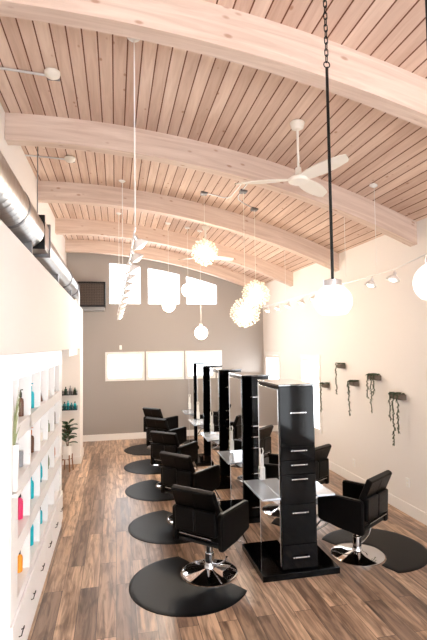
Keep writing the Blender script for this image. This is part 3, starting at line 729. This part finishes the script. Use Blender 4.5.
# ------------------------------------------------------------------ conduit and ceiling detectors
def onceil(x, y, d=.012): return (x, y, cz(x) - d)
def detector(x, y, xend, lab):
    t = thing('smoke_detector', lab, 'detector', (x, y, cz(x)), 0, 'round white ceiling detectors')
    bm = BM(); box(bm, -.055, .055, -.02, .06, -.035, .012, .004); obj('junction_box', bm, 'galv_dark', t)
    bm = BM(); lathe(bm, [(0, -.075), (.035, -.07), (.065, -.05), (.07, -.03), (.07, -.012), (0, -.012)], 28, (0, -.05, 0)); obj('cover', bm, 'cream', t)
    bm = BM(); tube(bm, [(xx - x, .03 - .06 * ((x - xx) / (x - xend)), cz(xx) - cz(x) - .01) for xx in [x - .05 - (x - .05 - xend) * k / 8 for k in range(9)]], .012, 8); obj('conduit', bm, 'steel', t)
detector(-.56, 4.43, -1.16, 'round white detector near the top left, ahead of the second beam')
detector(-.59, 6.45, -1.16, 'round white detector farther back, between second and third beams')
for (pts, lab) in (([(1.40, 6.88), (1.62, 6.87), (1.68, 6.83), (1.71, 6.72), (1.72, 6.4), (1.72, 5.44)], 'grey conduit running from the first starburst box to the second beam'), ([(2.07, 6.92), (1.94, 6.86), (1.84, 6.77), (1.80, 6.65), (1.79, 6.4), (1.79, 5.44)], 'grey conduit running from the second starburst box to the second beam')):
    bm = BM(); tube(bm, [onceil(*p, .008) for p in pts], .008, 8); tag(obj('conduit', bm, 'steel'), lab, 'conduit', 'ceiling conduits')

# ------------------------------------------------------------------ cable track lights
def track(rail, heads, cords, tilt, lab_rail, lab_head, group, canopy=None, hs=1.):
    t = thing('track_rail', lab_rail, 'light rail', rail[0])
    o = Vector(rail[0]); bm = BM(); tube(bm, [Vector(p) - o for p in rail], .008, 8); obj('rail', bm, 'steel', t)
    for (x, y, z) in cords:
        bm = BM(); zc = cz(x) + .01
        tube(bm, [Vector((x, y, z)) - o, Vector((x, y, zc)) - o], .006 if canopy else .003, 6); obj('cord', bm, 'white', t)
        bm = BM(); lathe(bm, [(0, -.03), (.03, -.03), (.055, -.01), (.055, .0)], 20, tuple(Vector((x, y, zc)) - o)); obj('canopy', bm, 'white', t)
    for i, (x, y, z, lb) in enumerate(heads):
        h = thing('spotlight', lb, 'track light', (x, y, z), 0, group)
        bm = BM(); tube(bm, [(0, 0, 0), (0, 0, -.035 * hs)], .006, 8); obj('stem', bm, 'steel', h)
        mt = Matrix.Translation((0, 0, -.035 * hs)) @ Matrix.Rotation(tilt[1], 4, 'Z') @ Matrix.Rotation(tilt[0], 4, 'Y') @ Matrix.Scale(hs, 4)
        bm = BM(); lathe(bm, [(.018, -.05), (.022, 0), (0, .004)], 16, mtx=mt); obj('socket', bm, 'steel', h)
        bm = BM(); lathe(bm, [(.085, -.105), (.082, -.095), (.045, -.055), (.02, -.035), (0, -.035)], 24, mtx=mt)
        obj('shade', bm, 'shade', h)
        bm = BM(); lathe(bm, [(0, -.125), (.03, -.12), (.045, -.109), (.045, -.1055), (0, -.1055)], 20, mtx=mt); obj('bulb', bm, 'bulb', h)
rl = [(.155, 3.70, 3.23), (.15, 5.0, 3.22), (.12, 6.5, 3.19), (.085, 8.2, 3.08), (.04, 10.0, 2.97)]
def along(pts, y):
    for a, b in zip(pts, pts[1:]):
        if a[1] <= y <= b[1]: u = (y - a[1]) / (b[1] - a[1]); return tuple(a[k] + (b[k] - a[k]) * u for k in range(3))
    return pts[-1]
ordw = ['nearest', 'second', 'third', 'fourth', 'fifth', 'sixth', 'seventh', 'eighth', 'ninth', 'tenth', 'last']
hs_ = [(*along(rl, 3.85 + .60 * i), '%s white shaded spotlight on the left-hand hanging rail' % ordw[i]) for i in range(11)]
track(rl, [(x, y, z - .006, l) for x, y, z, l in hs_], [(*along(rl, y),) for y in (3.71, 7.1, 8.9)], (R(-35), R(10)), 'thin left-hand light rail hanging over the aisle', '', 'spotlights on the left-hand rail', True, .9)
rr_ = [(3.0, 3.2, 3.20), (3.0, 4.0, 3.16), (3.0, 4.57, 3.09), (3.0, 5.66, 3.08), (3.0, 7.2, 3.06), (3.0, 9.4, 3.05)]
ys = [4.57, 5.03, 5.75, 6.68, 7.15, 7.78, 8.3, 8.9]
track(rr_, [(*along(rr_, y)[:2], along(rr_, y)[2] - .006, '%s small spotlight on the rail along the white side wall' % ordw[i]) for i, y in enumerate(ys)], [(*along(rr_, y),) for y in (4.93, 5.68, 7.93)], (R(20), R(0)), 'thin light rail hanging along the white side wall', '', 'spotlights on the side-wall rail', None, .85)

# ------------------------------------------------------------------ world, lights, camera
w = bpy.data.worlds.new('sky'); bpy.context.scene.world = w; w.use_nodes = True
w.node_tree.nodes['Background'].inputs[0].default_value = (.92, .96, 1.0, 1); w.node_tree.nodes['Background'].inputs[1].default_value = 2.5

cam = bpy.data.cameras.new('camera'); co = bpy.data.objects.new('camera', cam); C.objects.link(co); bpy.context.scene.camera = co
f, yaw, pitch, roll, h = 467.15, .207, .0511, .0143, 2.3
Xc = Vector((math.cos(yaw), -math.sin(yaw), 0)); F0 = Vector((math.sin(yaw), math.cos(yaw), 0)); Zv = Vector((0, 0, 1))
Fw = F0 * math.cos(pitch) + Zv * math.sin(pitch); U = -F0 * math.sin(pitch) + Zv * math.cos(pitch)
Rt = Xc * math.cos(roll) - U * math.sin(roll); Up = U * math.cos(roll) + Xc * math.sin(roll)
mw = Matrix((Rt, Up, -Fw)).transposed().to_4x4(); mw.translation = (0, 0, h); co.matrix_world = mw
cam.sensor_fit = 'VERTICAL'; cam.sensor_height = 36; cam.sensor_width = 24; cam.lens = f * 36 / 640; cam.clip_start = .02; cam.clip_end = 200
vs = bpy.context.scene.view_settings
vs.view_transform = 'Standard'; vs.look = 'None'; vs.exposure = 2.12; vs.gamma = 1.0; vs.use_curve_mapping = False
